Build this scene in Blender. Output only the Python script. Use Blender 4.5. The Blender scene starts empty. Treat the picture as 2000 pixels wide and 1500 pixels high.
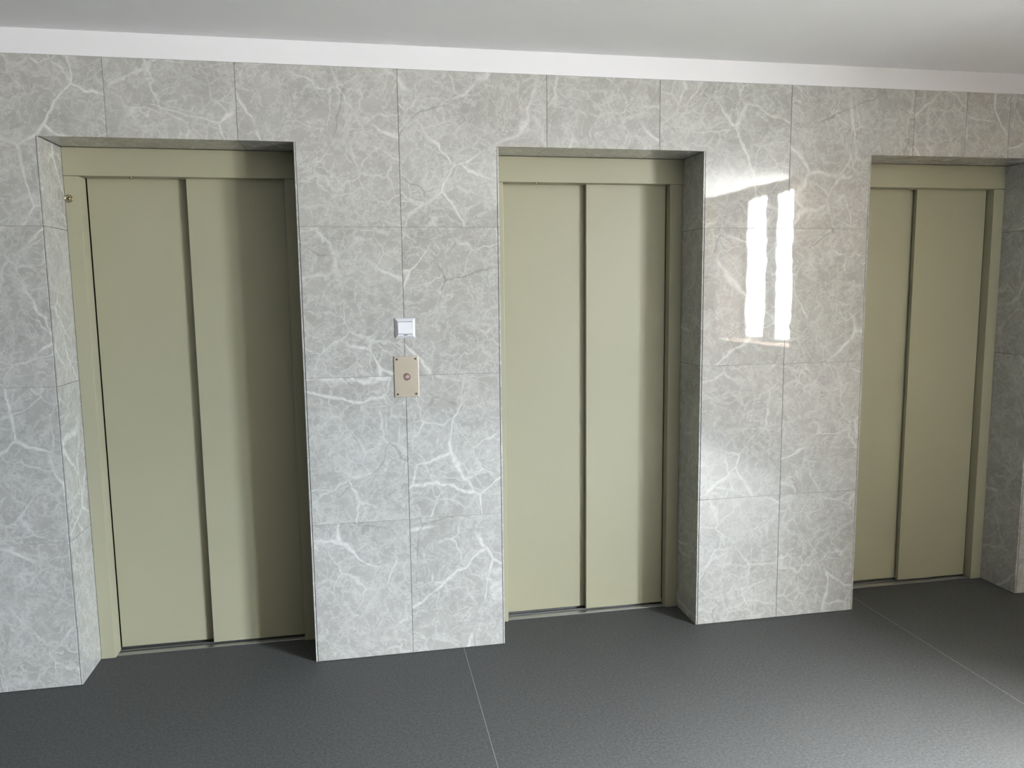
import bpy, bmesh, math, random
from mathutils import Vector, Matrix
random.seed(7)
scene = bpy.context.scene
COL = scene.collection

# ------------------------------------------------------------------ camera
F_PX = 1514.64
PITCH, YAW, ROLL = -0.12139, -0.18801, -0.01172
CAM = Vector((0.0969, -3.1911, 1.5436))
cp, sp, cy, sy = math.cos(PITCH), math.sin(PITCH), math.cos(YAW), math.sin(YAW)
fw = Vector((-sy*cp, cy*cp, sp)); rt = Vector((cy, sy, 0)); up = rt.cross(fw)
r2 = rt*math.cos(ROLL) + up*math.sin(ROLL)
u2 = -rt*math.sin(ROLL) + up*math.cos(ROLL)
cam_data = bpy.data.cameras.new('camera')
cam_data.sensor_fit = 'HORIZONTAL'; cam_data.sensor_width = 36.0
cam_data.lens = F_PX*36.0/2000.0
cam_data.clip_start = 0.05
cam = bpy.data.objects.new('camera', cam_data)
m = Matrix((r2, u2, -fw)).transposed().to_4x4(); m.translation = CAM
cam.matrix_world = m
COL.objects.link(cam); scene.camera = cam

# ------------------------------------------------------------------ view, world, daylight
vs = scene.view_settings
vs.view_transform = 'Standard'; vs.look = 'None'; vs.gamma = 1.0; vs.use_curve_mapping = False
vs.exposure = -0.06
SKY = 330.0
world = bpy.data.worlds.new('overcast_sky'); scene.world = world; world.use_nodes = True
nt = world.node_tree; nt.nodes.clear()
tc = nt.nodes.new('ShaderNodeTexCoord'); sx = nt.nodes.new('ShaderNodeSeparateXYZ')
rp = nt.nodes.new('ShaderNodeValToRGB'); bg = nt.nodes.new('ShaderNodeBackground'); ow = nt.nodes.new('ShaderNodeOutputWorld')
mr = nt.nodes.new('ShaderNodeMapRange')
mr.inputs[1].default_value = -0.4; mr.inputs[2].default_value = 0.6
nt.links.new(tc.outputs['Generated'], sx.inputs[0]); nt.links.new(sx.outputs[2], mr.inputs[0])
nt.links.new(mr.outputs[0], rp.inputs[0]); nt.links.new(rp.outputs[0], bg.inputs[0]); nt.links.new(bg.outputs[0], ow.inputs[0])
# direction height z -> radiance: dull ground, hazy sky that brightens towards a high veiled sun
stops = [(-0.40, 0.47, 0.47, 0.45), (-0.02, 0.50, 0.50, 0.49), (0.03, 0.35, 0.38, 0.43), (0.12, 0.48, 0.54, 0.62), (0.22, 0.74, 0.82, 0.93),
         (0.32, 1.12, 1.20, 1.32), (0.38, 1.50, 1.57, 1.68), (0.45, 3.3, 3.38, 3.48), (0.50, 9.0, 9.05, 9.15), (0.56, 13.0, 13.0, 13.2), (0.60, 15.0, 15.0, 15.0)]
e = rp.color_ramp.elements
e[0].position = 0.0; e[0].color = stops[0][1:]+(1,)
e[1].position = 1.0; e[1].color = stops[-1][1:]+(1,)
for st in stops[1:-1]:
    k = e.new(st[0]+0.4); k.color = st[1:]+(1,)
bg.inputs[1].default_value = SKY

# side window geometry (the only source of light): wall at x = WX, glass at x = GX
WX, GX = 3.85, 4.22
WY0, WY1, WZ0, WZ1 = -4.72, -3.17, 0.975, 2.485
PANES = [(-4.66, -4.27), (-4.05, -3.24)]
portal = bpy.data.lights.new('window_daylight', 'AREA'); portal.shape = 'RECTANGLE'
portal.size = WY1-WY0; portal.size_y = WZ1-WZ0; portal.cycles.is_portal = True
po = bpy.data.objects.new('window_daylight', portal)
po.location = (GX+0.12, (WY0+WY1)/2, (WZ0+WZ1)/2)
po.rotation_euler = Vector((-1, 0, 0)).to_track_quat('-Z', 'Z').to_euler()
COL.objects.link(po)
scene.cycles.max_bounces = 10; scene.cycles.diffuse_bounces = 6
scene.cycles.use_denoising = True
scene.cycles.sample_clamp_indirect = 12.0
scene.cycles.caustics_reflective = False; scene.cycles.caustics_refractive = False; scene.cycles.blur_glossy = 1.0

# ------------------------------------------------------------------ helpers
def tag(o, label=None, cat=None, group=None, kind=None):
    if label: o['label'] = label
    if cat: o['category'] = cat
    if group: o['group'] = group
    if kind: o['kind'] = kind
    return o

def link(name, bm, mats, parent=None, smooth=False):
    me = bpy.data.meshes.new(name)
    bmesh.ops.recalc_face_normals(bm, faces=bm.faces[:])
    bm.to_mesh(me); bm.free()
    for mm in (mats if isinstance(mats, (list, tuple)) else [mats]): me.materials.append(mm)
    if smooth:
        for p in me.polygons: p.use_smooth = True
    o = bpy.data.objects.new(name, me); COL.objects.link(o)
    if parent: 
        o.parent = parent
        o.matrix_parent_inverse = Matrix.Identity(4)
    return o

def empty(name, loc):
    o = bpy.data.objects.new(name, None); o.location = loc; o.empty_display_size = 0.1
    COL.objects.link(o); return o

def box(bm, x0, x1, y0, y1, z0, z1, bev=0.0, mi=0, off=(0, 0, 0), seg=2):
    ox, oy, oz = off
    r = bmesh.ops.create_cube(bm, size=1.0)
    vs_ = r['verts']
    for v in vs_:
        v.co = Vector(((x0+x1)/2-ox+v.co.x*(x1-x0), (y0+y1)/2-oy+v.co.y*(y1-y0), (z0+z1)/2-oz+v.co.z*(z1-z0)))
    fs = list({f for v in vs_ for f in v.link_faces})
    for f in fs: f.material_index = mi
    if bev > 0:
        es = list({e_ for v in vs_ for e_ in v.link_edges})
        rr = bmesh.ops.bevel(bm, geom=es, offset=bev, segments=seg, affect='EDGES', profile=0.6)
        for f in rr['faces']: f.material_index = mi
    return vs_

def lathe(bm, prof, c, axis='y', n=32, mi=0):
    # prof: list of (radius, depth); the thing grows towards -y from the centre c
    rings = []
    for r_, d in prof:
        ring = []
        if r_ < 1e-6:
            ring = [bm.verts.new((c[0], c[1]-d, c[2]))]
        else:
            for i in range(n):
                a = 2*math.pi*i/n
                ring.append(bm.verts.new((c[0]+r_*math.cos(a), c[1]-d, c[2]+r_*math.sin(a))))
        rings.append(ring)
    for A, B in zip(rings, rings[1:]):
        for i in range(n):
            j = (i+1) % n
            if len(A) == 1 and len(B) == 1: continue
            if len(A) == 1: f = bm.faces.new((A[0], B[i], B[j]))
            elif len(B) == 1: f = bm.faces.new((A[i], A[j], B[0]))
            else: f = bm.faces.new((A[i], A[j], B[j], B[i]))
            f.material_index = mi; f.smooth = True

# ------------------------------------------------------------------ materials
def mat(name):
    mt = bpy.data.materials.new(name); mt.use_nodes = True
    n = mt.node_tree; b = n.nodes['Principled BSDF']
    return mt, n, b

class G:
    """tiny helper to wire shader graphs"""
    def __init__(s, tree): s.t = tree
    def n(s, typ, **kw):
        q = s.t.nodes.new(typ)
        for k_, v in kw.items():
            if k_ == 'i':
                for idx, val in v.items():
                    if hasattr(val, 'is_linked') or hasattr(val, 'links'): s.t.links.new(val, q.inputs[idx])
                    else: q.inputs[idx].default_value = val
            else: setattr(q, k_, v)
        return q
    def math(s, op, a, b=None, c=None, clamp=False):
        q = s.t.nodes.new('ShaderNodeMath'); q.operation = op; q.use_clamp = clamp
        for i, v in enumerate((a, b, c)):
            if v is None: continue
            if hasattr(v, 'links'): s.t.links.new(v, q.inputs[i])
            else: q.inputs[i].default_value = v
        return q.outputs[0]
    def vmath(s, op, a, b):
        q = s.t.nodes.new('ShaderNodeVectorMath'); q.operation = op
        for i, v in enumerate((a, b)):
            if hasattr(v, 'links'): s.t.links.new(v, q.inputs[i])
            else: q.inputs[i].default_value = v
        return q.outputs[0]
    def noise(s, vec, scale, detail=4, rough=0.55, dist=0.0):
        q = s.n('ShaderNodeTexNoise'); s.t.links.new(vec, q.inputs['Vector'])
        q.inputs['Scale'].default_value = scale; q.inputs['Detail'].default_value = detail
        q.inputs['Roughness'].default_value = rough; q.inputs['Distortion'].default_value = dist
        return q
    def vor(s, vec, scale, rnd=1.0):
        q = s.n('ShaderNodeTexVoronoi', feature='DISTANCE_TO_EDGE'); s.t.links.new(vec, q.inputs['Vector'])
        q.inputs['Scale'].default_value = scale; q.inputs['Randomness'].default_value = rnd
        return q.outputs['Distance']
    def rng(s, v, a, b, c, d, smooth=True):
        q = s.n('ShaderNodeMapRange', interpolation_type='SMOOTHSTEP' if smooth else 'LINEAR')
        s.t.links.new(v, q.inputs[0])
        for i, x in zip((1, 2, 3, 4), (a, b, c, d)):
            if hasattr(x, 'links'): s.t.links.new(x, q.inputs[i])
            else: q.inputs[i].default_value = x
        return q.outputs[0]
    def mix(s, f, a, b, blend='MIX'):
        q = s.n('ShaderNodeMix', data_type='RGBA', blend_type=blend)
        for i, v in ((0, f), (6, a), (7, b)):
            if hasattr(v, 'links'): s.t.links.new(v, q.inputs[i])
            else: q.inputs[i].default_value = v
        return q.outputs[2]

def make_marble():
    mt, n, b = mat('grey_veined_marble'); g = G(n)
    tcn = g.n('ShaderNodeTexCoord').outputs['Object']
    at = g.n('ShaderNodeAttribute', attribute_name='tile_shift').outputs['Vector']
    P = g.vmath('ADD', tcn, at)
    def warp(vec, scale, amp, detail=3):
        w = g.noise(vec, scale, detail).outputs['Color']
        w = g.vmath('SUBTRACT', w, (0.5, 0.5, 0.5))
        s_ = g.n('ShaderNodeVectorMath', operation='SCALE'); n.links.new(w, s_.inputs[0]); s_.inputs['Scale'].default_value = amp
        return g.vmath('ADD', vec, s_.outputs[0])
    W1 = warp(P, 3.0, 0.16, 4); W2 = warp(P, 7.0, 0.12, 4); W3 = warp(P, 14.0, 0.06, 4)
    # cloudy base
    c1 = g.noise(W1, 5.0, 8, 0.62, 0.6).outputs['Fac']
    c2 = g.noise(W2, 22.0, 7, 0.7, 0.8).outputs['Fac']
    f = g.math('MULTIPLY_ADD', c2, 0.55, g.math('MULTIPLY', c1, 0.75))
    base = g.mix(g.rng(f, 0.42, 0.88, 0, 1, False), (0.255, 0.253, 0.238, 1), (0.395, 0.392, 0.372, 1))
    # slight warm / cool drift in the stone
    tn = g.noise(P, 2.3, 2).outputs['Fac']
    base = g.mix(g.rng(tn, 0.4, 0.7, 0.0, 0.3), base, (0.335, 0.315, 0.295, 1))
    def veins(vec, scale, width, mscale, lo, hi, seed):
        m_ = g.noise(g.vmath('ADD', P, (seed, seed*0.7, -seed)), mscale, 3).outputs['Fac']
        msk = g.rng(m_, lo, hi, 0, 1)
        wv = g.math('MULTIPLY', g.math('POWER', g.noise(g.vmath('ADD', P, (seed*2, 1, seed)), mscale*2.2, 2).outputs['Fac'], 2.2), width*4.2)
        d = g.vor(vec, scale)
        line = g.rng(d, 0.0, wv, 1, 0)
        return g.math('MULTIPLY', line, msk)
    v1 = veins(W1, 2.6, 0.026, 2.6, 0.44, 0.60, 3.1)
    v2 = veins(g.vmath('ADD', W2, (5, 2, 1)), 5.0, 0.034, 3.5, 0.40, 0.58, 8.7)
    v3 = veins(g.vmath('ADD', W3, (1, 7, 4)), 10.0, 0.055, 4.0, 0.42, 0.60, 12.3)
    def wisps(vec, scale, sharp, detail):
        r_ = g.noise(vec, scale, detail, 0.62, 0.5).outputs['Fac']
        r_ = g.math('ABSOLUTE', g.math('SUBTRACT', r_, 0.5))
        return g.rng(r_, 0.0, sharp, 1, 0)
    v4 = wisps(g.vmath('ADD', W2, (9, 3, 2)), 7.0, 0.028, 6)
    v5 = wisps(g.vmath('ADD', W1, (3, 8, 5)), 15.0, 0.045, 6)
    vein = g.math('MAXIMUM', g.math('MULTIPLY', v1, 0.85), g.math('MULTIPLY', v2, 0.62))
    vein = g.math('MAXIMUM', vein, g.math('MULTIPLY', v3, 0.46))
    vein = g.math('MAXIMUM', vein, g.math('MULTIPLY', v4, 0.38))
    vein = g.math('MAXIMUM', vein, g.math('MULTIPLY', v5, 0.27))
    brk = g.rng(g.noise(P, 60.0, 4, 0.7).outputs['Fac'], 0.25, 0.62, 0.35, 1.0)
    vein = g.math('MULTIPLY', vein, brk)
    col = g.mix(vein, base, (0.58, 0.58, 0.565, 1))
    # a few long grey hair cracks and smudges
    dk = veins(g.vmath('ADD', W1, (2, 9, 6)), 2.2, 0.010, 2.6, 0.54, 0.62, 23.0)
    sm = g.rng(g.noise(g.vmath('ADD', W2, (4, 4, 4)), 9.0, 5, 0.7).outputs['Fac'], 0.64, 0.74, 0, 0.35)
    col = g.mix(g.math('MAXIMUM', g.math('MULTIPLY', dk, 0.5), sm), col, (0.17, 0.17, 0.167, 1))
    n.links.new(col, b.inputs['Base Color'])
    b.inputs['Roughness'].default_value = 0.018
    b.inputs['IOR'].default_value = 1.56
    w_ = g.noise(P, 12.0, 2, 0.45).outputs['Fac']
    bp_ = g.n('ShaderNodeBump'); bp_.inputs['Strength'].default_value = 1.0; bp_.inputs['Distance'].default_value = 0.00017
    n.links.new(w_, bp_.inputs['Height']); n.links.new(bp_.outputs[0], b.inputs['Normal'])
    return mt

def make_paint(name, col, rough=0.5, bump=0.0002, bscale=220.0, spec=0.5, blotch=0.03, stretch=(1, 1, 1)):
    mt, n, b = mat(name); g = G(n)
    tcn = g.n('ShaderNodeTexCoord').outputs['Object']
    tcn = g.vmath('MULTIPLY', tcn, stretch)
    nz = g.noise(tcn, 3.0, 3).outputs['Fac']
    lo = tuple(c*(1-blotch) for c in col)+(1,); hi = tuple(min(1, c*(1+blotch)) for c in col)+(1,)
    n.links.new(g.mix(nz, lo, hi), b.inputs['Base Color'])
    b.inputs['Roughness'].default_value = rough
    b.inputs['Specular IOR Level'].default_value = spec
    if bump:
        fz = g.noise(tcn, bscale, 3).outputs['Fac']
        bp_ = g.n('ShaderNodeBump'); bp_.inputs['Strength'].default_value = 0.6; bp_.inputs['Distance'].default_value = bump
        n.links.new(fz, bp_.inputs['Height']); n.links.new(bp_.outputs[0], b.inputs['Normal'])
    return mt

def make_metal(name, col, rough, aniso_scale=None):
    mt, n, b = mat(name); g = G(n)
    b.inputs['Metallic'].default_value = 1.0
    tcn = g.n('ShaderNodeTexCoord').outputs['Object']
    if aniso_scale: tcn = g.vmath('MULTIPLY', tcn, aniso_scale)
    nz = g.noise(tcn, 40.0, 4).outputs['Fac']
    n.links.new(g.mix(nz, tuple(c*0.85 for c in col)+(1,), tuple(min(1, c*1.1) for c in col)+(1,)), b.inputs['Base Color'])
    n.links.new(g.rng(nz, 0.3, 0.7, rough*0.8, rough*1.2), b.inputs['Roughness'])
    return mt

def make_floor():
    mt, n, b = mat('charcoal_vinyl'); g = G(n)
    tcn = g.n('ShaderNodeTexCoord').outputs['Object']
    s1 = g.noise(tcn, 330.0, 2, 0.6).outputs['Fac']
    s2 = g.noise(tcn, 95.0, 3, 0.6).outputs['Fac']
    s3 = g.noise(tcn, 2.2, 4, 0.6).outputs['Fac']
    f = g.math('ADD', g.math('MULTIPLY', s1, 0.6), g.math('MULTIPLY', s2, 0.4))
    col = g.mix(g.rng(f, 0.36, 0.64, 0, 1), (0.034, 0.035, 0.035, 1), (0.080, 0.082, 0.082, 1))
    col = g.mix(g.rng(s3, 0.35, 0.7, 0.0, 0.25), col, (0.066, 0.066, 0.064, 1))
    n.links.new(col, b.inputs['Base Color'])
    n.links.new(g.rng(s3, 0.3, 0.7, 0.58, 0.66), b.inputs['Roughness'])
    b.inputs['Specular IOR Level'].default_value = 0.2
    bp_ = g.n('ShaderNodeBump'); bp_.inputs['Strength'].default_value = 0.5; bp_.inputs['Distance'].default_value = 0.0004
    n.links.new(s1, bp_.inputs['Height']); n.links.new(bp_.outputs[0], b.inputs['Normal'])
    return mt

M = {}
M['marble'] = make_marble()
M['reveal'] = make_paint('added_dark_recess_lining', (0.018, 0.014, 0.011), 0.8, 0, spec=0.0)
M['grout'] = make_paint('dark_grout', (0.15, 0.15, 0.14), 0.9, 0)
M['void'] = make_paint('shadow_gap_backing', (0.02, 0.02, 0.02), 0.9, 0)
M['plaster'] = make_paint('white_wall_paint', (0.62, 0.62, 0.645), 0.65, 0.0003, 60)
M['ceiling'] = make_paint('white_ceiling_paint', (0.73, 0.73, 0.745), 0.8, 0.0003, 40)
M['tan'] = make_paint('tan_wall_paint', (0.12, 0.085, 0.05), 0.7, 0.0003, 40)
M['cream'] = make_paint('cream_wall_paint', (0.68, 0.50, 0.29), 0.7, 0.0003, 40)
M['green'] = make_paint('dull_green_wall_paint', (0.06, 0.065, 0.06), 0.7, 0.0003, 40)
M['door'] = make_paint('olive_beige_lacquer', (0.295, 0.283, 0.198), 0.42, 0.00015, 420, 0.5, 0.015)
M['floor'] = make_floor()
M['weld'] = make_paint('grey_seam_weld', (0.13, 0.135, 0.135), 0.4, 0)
M['alu'] = make_metal('brushed_aluminium_sill', (0.50, 0.51, 0.51), 0.38, (1, 30, 30))
M['steel'] = make_metal('satin_bronze_steel', (0.49, 0.45, 0.375), 0.42, (40, 40, 2))
M['pink'] = make_metal('copper_tinted_button', (0.36, 0.27, 0.25), 0.48)
M['brass'] = make_metal('polished_brass', (0.30, 0.23, 0.12), 0.2)
M['screw'] = make_paint('dark_screw_head', (0.03, 0.025, 0.02), 0.45, 0)
M['plastic'] = make_paint('white_switch_plastic', (0.62, 0.62, 0.65), 0.28, 0)
M['pvc'] = make_paint('white_window_plastic', (0.78, 0.78, 0.78), 0.3, 0)
M['black'] = make_paint('black_plastic', (0.015, 0.015, 0.015), 0.4, 0)
gm, gn, gb = mat('window_glass')
gn.nodes.remove(gb)
_t = gn.nodes.new('ShaderNodeBsdfTransparent'); _t.inputs[0].default_value = (0.97, 0.98, 0.975, 1)
_g = gn.nodes.new('ShaderNodeBsdfGlossy'); _g.inputs['Roughness'].default_value = 0.02
_m = gn.nodes.new('ShaderNodeMixShader'); _m.inputs[0].default_value = 0.06
gn.links.new(_t.outputs[0], _m.inputs[1]); gn.links.new(_g.outputs[0], _m.inputs[2])
gn.links.new(_m.outputs[0], gn.nodes['Material Output'].inputs['Surface'])
M['glass'] = gm

# ------------------------------------------------------------------ dimensions
OPEN = [(-1.056, -0.137), (0.651, 1.560), (2.342, 3.262)]   # lift openings in the marble
OH, MT, CH = 2.1205, 2.407, 2.496                            # opening top, marble top, ceiling
D = 0.2213                                                   # depth of the openings up to the door frames
LX, RX, BY = -3.6, WX, -6.6

# ------------------------------------------------------------------ floor (vinyl sheets with welded seams)
bm = bmesh.new()
seams = [-1.495, 0.478, 2.447]
xs = [LX-0.1]+seams+[RX+0.35]
for a, b_ in zip(xs, xs[1:]):
    l = 0.0013 if a in seams else 0; r = 0.0013 if b_ in seams else 0
    box(bm, a+l, b_-r, BY-0.2, 0.234, -0.06, 0.0)
for s in seams:
    box(bm, s-0.0013, s+0.0013, BY-0.2, 0.234, -0.05, 0.0002, mi=1)
tag(link('floor', bm, [M['floor'], M['weld']]), 'dark grey speckled vinyl floor with thin welded seams', kind='structure')

# ------------------------------------------------------------------ marble wall
def tile(bm, lay, poly, y0, y1, shift, plane='xz', tilt=(0, 0)):
    """poly in (x,z), extruded y0..y1 (front at y0), with a tiny chamfer"""
    cx = sum(p[0] for p in poly)/len(poly); cz = sum(p[1] for p in poly)/len(poly)
    fr, bk = [], []
    for x, z in poly:
        dy = (x-cx)*tilt[0]+(z-cz)*tilt[1]
        fr.append(bm.verts.new((x, y0+dy, z))); bk.append(bm.verts.new((x, y1, z)))
    ff = bm.faces.new(fr); faces = [ff, bm.faces.new(bk[::-1])]
    k_ = len(poly)
    for i in range(k_):
        j = (i+1) % k_
        faces.append(bm.faces.new((fr[i], bk[i], bk[j], fr[j])))
    for f in faces: f[lay] = shift
    rr = bmesh.ops.bevel(bm, geom=list(ff.edges), offset=0.0009, segments=1, affect='EDGES')
    for f in rr['faces']: f[lay] = shift

bm = bmesh.new(); lay = bm.faces.layers.float_vector.new('tile_shift')
jx = [LX, -3.54, -3.05, -2.537, -2.05, -1.441, -0.813, -0.350, 0.259, 0.862, 1.350, 1.953, 2.556, 2.823, 3.05, 3.655, RX]
rows = [(0.002, 0.590), (0.590, 1.197), (1.197, 1.797), (1.797, MT)]
g_ = 0.0006
for ci, (xa, xb) in enumerate(zip(jx, jx[1:])):
    for ri, (za, zb) in enumerate(rows):
        x0, x1, z0, z1 = xa+g_, xb-g_, za+(0.00025 if ri else 0), zb-0.00025
        poly = [(x0, z0), (x1, z0), (x1, z1), (x0, z1)]
        top = ri == 3
        for oa, ob in OPEN:
            if ob <= x0 or oa >= x1: continue
            la, lb = oa <= x0, ob >= x1       # opening covers the left / right side of this tile
            if la and lb: poly = [(x0, OH), (x1, OH), (x1, z1), (x0, z1)] if top else None
            elif la:
                poly = [(ob, z0), (x1, z0), (x1, z1), (x0, z1), (x0, OH), (ob, OH)] if top else [(ob, z0), (x1, z0), (x1, z1), (ob, z1)]
            elif lb:
                poly = [(x0, z0), (oa, z0), (oa, OH), (x1, OH), (x1, z1), (x0, z1)] if top else [(x0, z0), (oa, z0), (oa, z1), (x0, z1)]
        if poly is None: continue
        shift = Vector((random.uniform(-9, 9), random.uniform(-9, 9), random.uniform(-9, 9)))
        tile(bm, lay, poly, 0.0, 0.010, shift, tilt=(0.0 if ci in (10, 11) else random.uniform(-.0016, .0016), 0.0 if ci in (10, 11) else random.uniform(-.0008, .0008)))
nb = len(bm.faces)
# bed of dark adhesive seen in the joints, and the wall body round the openings
edges = [LX-0.2]+[v for o in OPEN for v in o]+[RX+0.3]
def wallbox(x0, x1, y0, y1, z0, z1, mi):
    box(bm, x0, x1, y0, y1, z0, z1, mi=mi)
for a, b_ in zip(edges[::2], edges[1::2]):
    a2 = a-0.0 if a < -3 else a+0.004; b2 = b_ if b_ > 3.5 else b_-0.004
    wallbox(a2, b2, 0.006, 0.012, 0.0, MT-0.001, 1)
    wallbox(a2+ (0 if a < -3 else 0.012), b2-(0 if b_ > 3.5 else 0.012), 0.012, 0.45, 0.0, MT, 2)
for oa, ob in OPEN:
    wallbox(oa-0.003, ob+0.003, 0.006, 0.012, OH+0.002, MT-0.001, 1)
    wallbox(oa-0.012, ob+0.012, 0.012, 0.45, OH+0.014, MT, 2)
# closed dark lift shaft behind the doors (back and pit floor)
wallbox(LX-0.2, RX+0.3, 0.45, 0.55, -0.25, CH+0.1, 2)
wallbox(LX-0.2, RX+0.3, 0.2345, 0.45, -0.25, -0.0235, 2)
wallbox(LX-0.2, RX+0.3, 0.012, 0.2345, -0.25, -0.062, 2)
# marble slabs lining each opening
for oi, (oa, ob) in enumerate(OPEN):
    for side, x in ((1, oa), (-1, ob)):
        for ri, (za, zb) in enumerate(rows):
            zt = min(zb, OH-0.001)
            if za >= zt: continue
            shift = Vector((random.uniform(-9, 9), random.uniform(-9, 9), random.uniform(-9, 9)))
            xa, xb = sorted((x-side*0.0015+side*0.0035, x+side*0.0085))
            before = set(bm.faces)
            box(bm, xa, xb, 0.0012, D+0.006, za+(g_ if ri else 0), zt-g_, bev=0.0006, seg=1)
            for f in set(bm.faces)-before: f[lay] = shift
    cuts = [oa]+[j for j in jx if oa+0.03 < j < ob-0.03]+[ob]
    for ca, cb in zip(cuts, cuts[1:]):
        shift = Vector((random.uniform(-9, 9), random.uniform(-9, 9), random.uniform(-9, 9)))
        before = set(bm.faces)
        box(bm, ca+g_, cb-g_, 0.0115, D+0.006, OH+0.0005, OH+0.011, bev=0.0006, seg=1)
        for f in set(bm.faces)-before: f[lay] = shift
wall = link('wall_back', bm, [M['marble'], M['grout'], M['void']])
tag(wall, 'grey veined polished marble tile wall around the three lift openings', kind='structure')

# white painted strip between marble and ceiling
bm = bmesh.new(); box(bm, LX-0.2, RX+0.3, 0.0015, 0.45, MT+0.0005, CH+0.1)
tag(link('trim_1', bm, M['plaster']), 'white painted strip between marble wall and ceiling', kind='structure')

# ceiling
bm = bmesh.new(); box(bm, LX-0.2, RX+0.35, BY-0.2, 0.0015, CH, CH+0.12)
tag(link('ceiling', bm, M['ceiling']), 'smooth white ceiling above the lift lobby', kind='structure')

# ------------------------------------------------------------------ other walls of the lobby
bm = bmesh.new(); box(bm, LX-0.2, LX, BY-0.2, 0.0, 0.0, CH)
tag(link('wall_left', bm, M['green']), 'dull green painted wall at the left end of the lobby', kind='structure')
bm = bmesh.new(); box(bm, LX, RX, BY-0.2, BY, 0.0, CH)
tag(link('wall_front', bm, M['tan']), 'tan painted wall facing the lifts', kind='structure')
bm = bmesh.new()
XO = GX+0.10
box(bm, WX, XO, BY-0.2, WY0, 0.0, CH)
box(bm, WX, XO, WY1, 0.0, 0.0, CH)
box(bm, WX, XO, WY0, WY1, 0.0, WZ0)
box(bm, WX, XO, WY0, WY1, WZ1, CH)
# unseen near-black lining, added so the deep window recess stays dim in reflections
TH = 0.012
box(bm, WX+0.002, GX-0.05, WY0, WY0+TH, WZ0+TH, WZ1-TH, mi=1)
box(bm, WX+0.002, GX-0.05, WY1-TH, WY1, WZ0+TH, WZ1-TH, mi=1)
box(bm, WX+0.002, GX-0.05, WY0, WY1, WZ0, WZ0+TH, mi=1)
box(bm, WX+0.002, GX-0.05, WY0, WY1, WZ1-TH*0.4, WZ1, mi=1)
tag(link('wall_right', bm, [M['cream'], M['reveal']]), 'cream painted wall with the window at the right end of the lobby', kind='structure')

# window in the right wall
w = empty('window_1', (GX, (WY0+WY1)/2, WZ0))
off = w.location
tag(w, 'two-pane white window lighting the lobby from the right wall', kind='structure')
bm = bmesh.new()
zf0, zf1 = WZ0+0.045, WZ1-0.02
box(bm, GX-0.03, GX+0.04, WY0+0.001, PANES[0][0], WZ0+0.001, WZ1-0.001, 0.004, off=off)
box(bm, GX-0.03, GX+0.04, PANES[0][1], PANES[1][0], WZ0+0.001, WZ1-0.001, 0.004, off=off)
box(bm, GX-0.03, GX+0.04, PANES[1][1], WY1-0.001, WZ0+0.001, WZ1-0.001, 0.004, off=off)
for pa, pb in PANES:
    box(bm, GX-0.03, GX+0.04, pa-0.001, pb+0.001, WZ0+0.001, zf0, 0.0, off=off)
    box(bm, GX-0.03, GX+0.04, pa-0.001, pb+0.001, zf1, WZ1-0.001, 0.0, off=off)
link('window_frame', bm, M['pvc'], w)
for pa, pb in PANES:
    bm = bmesh.new(); box(bm, GX+0.004, GX+0.010, pa, pb, zf0, zf1, off=off)
    link('pane', bm, M['glass'], w)
bm = bmesh.new(); box(bm, GX-0.05, GX-0.042, -4.17, -4.15, 1.70, 1.82, 0.002, off=off); box(bm, GX-0.05, GX-0.03, -4.168, -4.152, 1.80, 1.82, off=off)
link('window_handle', bm, M['pvc'], w)

# ------------------------------------------------------------------ lift doors
HH = 2.0105                 # underside of header
def lift_door(i, oa, ob):
    e_ = empty('door_%d' % i, ((oa+ob)/2, D, 0.0)); off = e_.location
    L, R = oa+0.0095, ob-0.0095           # between the marble reveals
    jl, jr = oa+0.0655, ob-0.0685         # clear opening
    bm = bmesh.new()
    box(bm, L, R, D-0.0015, 0.30, HH, OH-0.001, 0.0015, off=off)
    header = link('header', bm, M['door'], e_)
    bm = bmesh.new(); box(bm, L, jl, D, 0.300, 0.001, HH-0.0012, 0.0015, off=off)
    jambl = link('jamb', bm, M['door'], e_)
    bm = bmesh.new(); box(bm, jr, R, D, 0.270, 0.001, HH-0.0012, 0.0015, off=off)
    link('jamb', bm, M['door'], e_)
    mid = oa+0.456
    # rear leaf (left) and front leaf (right)
    bm = bmesh.new(); box(bm, jl+0.0045, mid+0.05, 0.300, 0.322, 0.012, HH+0.03, 0.0012, off=off)
    link('door_leaf', bm, M['door'], e_)
    bm = bmesh.new(); box(bm, mid, jr-0.003, 0.268, 0.290, 0.010, HH+0.03, 0.0012, off=off)
    link('door_leaf', bm, M['door'], e_)
    # sill with running grooves
    bm = bmesh.new()
    for ya, yb in ((0.2345, 0.2645), (0.2840, 0.2960)):
        box(bm, jl-0.02, jr+0.02, ya, yb, -0.012, 0.0035, 0.0007, off=off, seg=1)
    box(bm, jl-0.02, jr+0.02, 0.3180, 0.37, -0.012, 0.0035, off=off)
    link('sill', bm, M['alu'], e_)
    bm = bmesh.new(); box(bm, jl-0.02, jr+0.02, 0.2345, 0.37, -0.022, -0.0125, off=off)  # near-black bed: shade in the grooves is put into its colour
    link('sill_track_shade', bm, M['void'], e_)
    # near-black sheet, its colour standing in for shaft darkness behind the gaps
    bm = bmesh.new()
    box(bm, oa-0.0, ob+0.0, 0.38, 0.40, -0.02, OH, off=off)
    link('shaft_shade_backing', bm, M['void'], e_)
    return e_, header, jambl, off
doors = [lift_door(i+1, a, b_) for i, (a, b_) in enumerate(OPEN)]
for (e_, h, j, off), lab in zip(doors, (
        'olive beige two-leaf lift door on the left with brass lock on its frame',
        'olive beige two-leaf lift door in the middle, right of the call button',
        'olive beige two-leaf lift door on the right, partly hidden by the marble pier')):
    tag(e_, lab, kind='structure')

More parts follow.
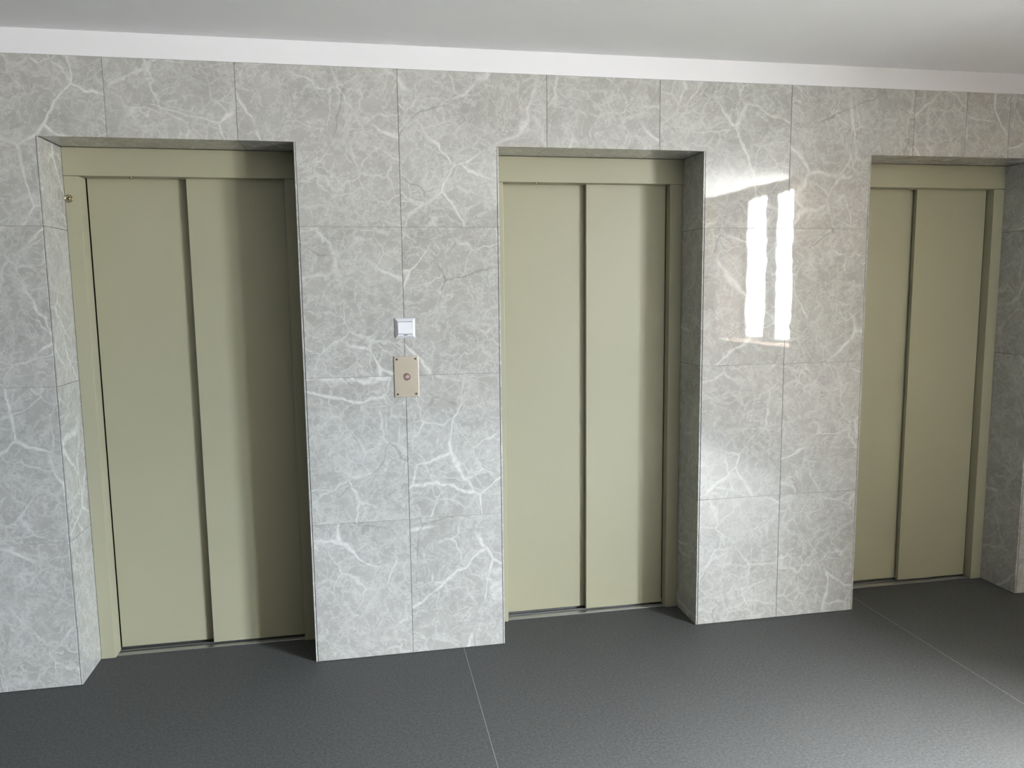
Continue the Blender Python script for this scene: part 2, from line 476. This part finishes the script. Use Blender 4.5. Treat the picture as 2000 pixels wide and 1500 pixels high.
# round brass lock on the left jamb of the first lift
e_, h, j, off = doors[0]
bm = bmesh.new()
c = Vector((-1.033, D, 1.921))-off
lathe(bm, [(0.0152, -0.002), (0.0152, 0.0010), (0.0143, 0.0022), (0.0130, 0.0022), (0.0118, -0.0005), (0.0085, -0.0010), (0.0075, 0.0012), (0.0050, 0.0038), (0.0022, 0.0048), (0.0, 0.0050)], c, n=40)
lk = link('lock', bm, M['brass'], j); lk['label'] = 'round brass lock'
# small release screws under the headers
for k_, xx in ((0, -0.802), (1, 0.867)):
    e_, h, j, off = doors[k_]
    bm = bmesh.new()
    c = Vector((xx, 0.236, HH))-off
    r = bmesh.ops.create_cone(bm, cap_ends=True, segments=20, radius1=0.0045, radius2=0.0055, depth=0.004)
    for v in r['verts']: v.co = v.co+c+Vector((0, 0, -0.0015))
    r = bmesh.ops.create_uvsphere(bm, u_segments=14, v_segments=8, radius=0.0032)
    for v in r['verts']: v.co = v.co+c+Vector((0, 0, -0.0035))
    link('release_screw', bm, M['brass'], h)['label'] = 'small brass screw under the header'

# ------------------------------------------------------------------ call button panel
p_ = empty('call_button_panel', (0.263, 0.0, 1.193)); off = p_.location
tag(p_, 'brushed bronze-coloured call button panel screwed to the marble between left and middle lifts', 'call button')
bm = bmesh.new(); box(bm, 0.2135, 0.3135, -0.0045, 0.0, 1.109, 1.277, 0.0012, off=off)
link('plate', bm, M['steel'], p_)
bm = bmesh.new(); c = Vector((0.2655, -0.0045, 1.193))-off
lathe(bm, [(0.0152, 0.0), (0.0152, 0.0022), (0.0142, 0.0030), (0.0128, 0.0030), (0.0122, 0.0006), (0.0112, 0.0004)], c, n=40)
ring = link('button_ring', bm, M['pink'], p_)
bm = bmesh.new(); lathe(bm, [(0.0124, 0.0003), (0.0113, 0.0003)], c, n=40); lathe(bm, [(0.0100, 0.0), (0.0100, 0.0042), (0.0088, 0.0055), (0.0055, 0.0056), (0.0050, 0.0050), (0.0042, 0.0050), (0.0036, 0.0056), (0.0, 0.0058)], c, n=40)
b_ = link('button', bm, M['pink'], p_); b_['label'] = 'round copper-tinted push button'
bm = bmesh.new(); lathe(bm, [(0.0, 0.0002), (0.0123, 0.0002)], c, n=40)
link('button_gap', bm, M['black'], p_)
for x, z in ((0.2258, 1.2650), (0.3010, 1.2660), (0.2262, 1.1215), (0.3016, 1.1215)):
    bm = bmesh.new(); c = Vector((x, -0.0045, z))-off
    lathe(bm, [(0.0042, 0.0), (0.0042, 0.0006), (0.0034, 0.0015), (0.0, 0.0019)], c, n=20)
    link('screw', bm, M['screw'], p_)['label'] = 'dark screw head'

# ------------------------------------------------------------------ light switch
s_ = empty('light_switch', (0.263, 0.0, 1.3915)); off = s_.location
tag(s_, 'white square rocker light switch on the marble above the call button panel', 'light switch')
x0, x1, z0, z1 = 0.2215, 0.3035, 1.3515, 1.4320
bm = bmesh.new()
# bevelled frame: flat back plate rising to an inner rim
def ringpts(i, y): return [(x0+i, y, z0+i), (x1-i, y, z0+i), (x1-i, y, z1-i), (x0+i, y, z1-i)]
loops = [ringpts(0, 0.0), ringpts(0, -0.0025), ringpts(0.0100, -0.0125), ringpts(0.0113, -0.0125), ringpts(0.0115, -0.004)]
vl = [[bm.verts.new(Vector(q)-off) for q in lp] for lp in loops]
for A, B in zip(vl, vl[1:]):
    for i in range(4):
        bm.faces.new((A[i], A[(i+1) % 4], B[(i+1) % 4], B[i]))
bm.faces.new(vl[-1])
link('frame', bm, M['plastic'], s_)
bm = bmesh.new(); box(bm, x0+0.012, x1-0.012, -0.0042, -0.0036, z0+0.012, z1-0.012, off=off)
link('backing_plate', bm, M['grout'], s_)
bm = bmesh.new()
a0, a1, c0, c1 = x0+0.0120, x1-0.0120, z0+0.0180, z1-0.0150
pr = [(c0, -0.0040), (c0, -0.0180), (c0+0.006, -0.0182), ((c0+c1)/2, -0.0150), (c1, -0.0130), (c1, -0.0040)]
A = [bm.verts.new(Vector((a0, y, z))-off) for z, y in pr]; B = [bm.verts.new(Vector((a1, y, z))-off) for z, y in pr]
bm.faces.new(A); bm.faces.new(B[::-1])
for i in range(len(pr)):
    j = (i+1) % len(pr); bm.faces.new((A[i], A[j], B[j], B[i]))
bmesh.ops.bevel(bm, geom=bm.edges[:], offset=0.0006, segments=2, affect='EDGES')
rk = link('rocker', bm, M['plastic'], s_)
bm = bmesh.new(); box(bm, a0, a1, -0.0128, -0.0044, c1+0.0018, z1-0.0113, 0.0005, off=off)
link('insert', bm, M['plastic'], s_)
bm = bmesh.new(); box(bm, a0, a1, -0.0128, -0.0044, z0+0.0116, c0-0.0018, 0.0005, off=off)
link('insert', bm, M['plastic'], s_)
bm = bmesh.new(); box(bm, 0.2570, 0.2635, -0.0134, -0.0115, z0+0.0120, z0+0.0148, 0.0009, off=off)
box(bm, 0.2633, 0.2715, -0.0134, -0.0115, z0+0.0120, z0+0.0148, 0.0009, off=off)
link('indicator_slot', bm, M['black'], s_)['label'] = 'tiny black slot'
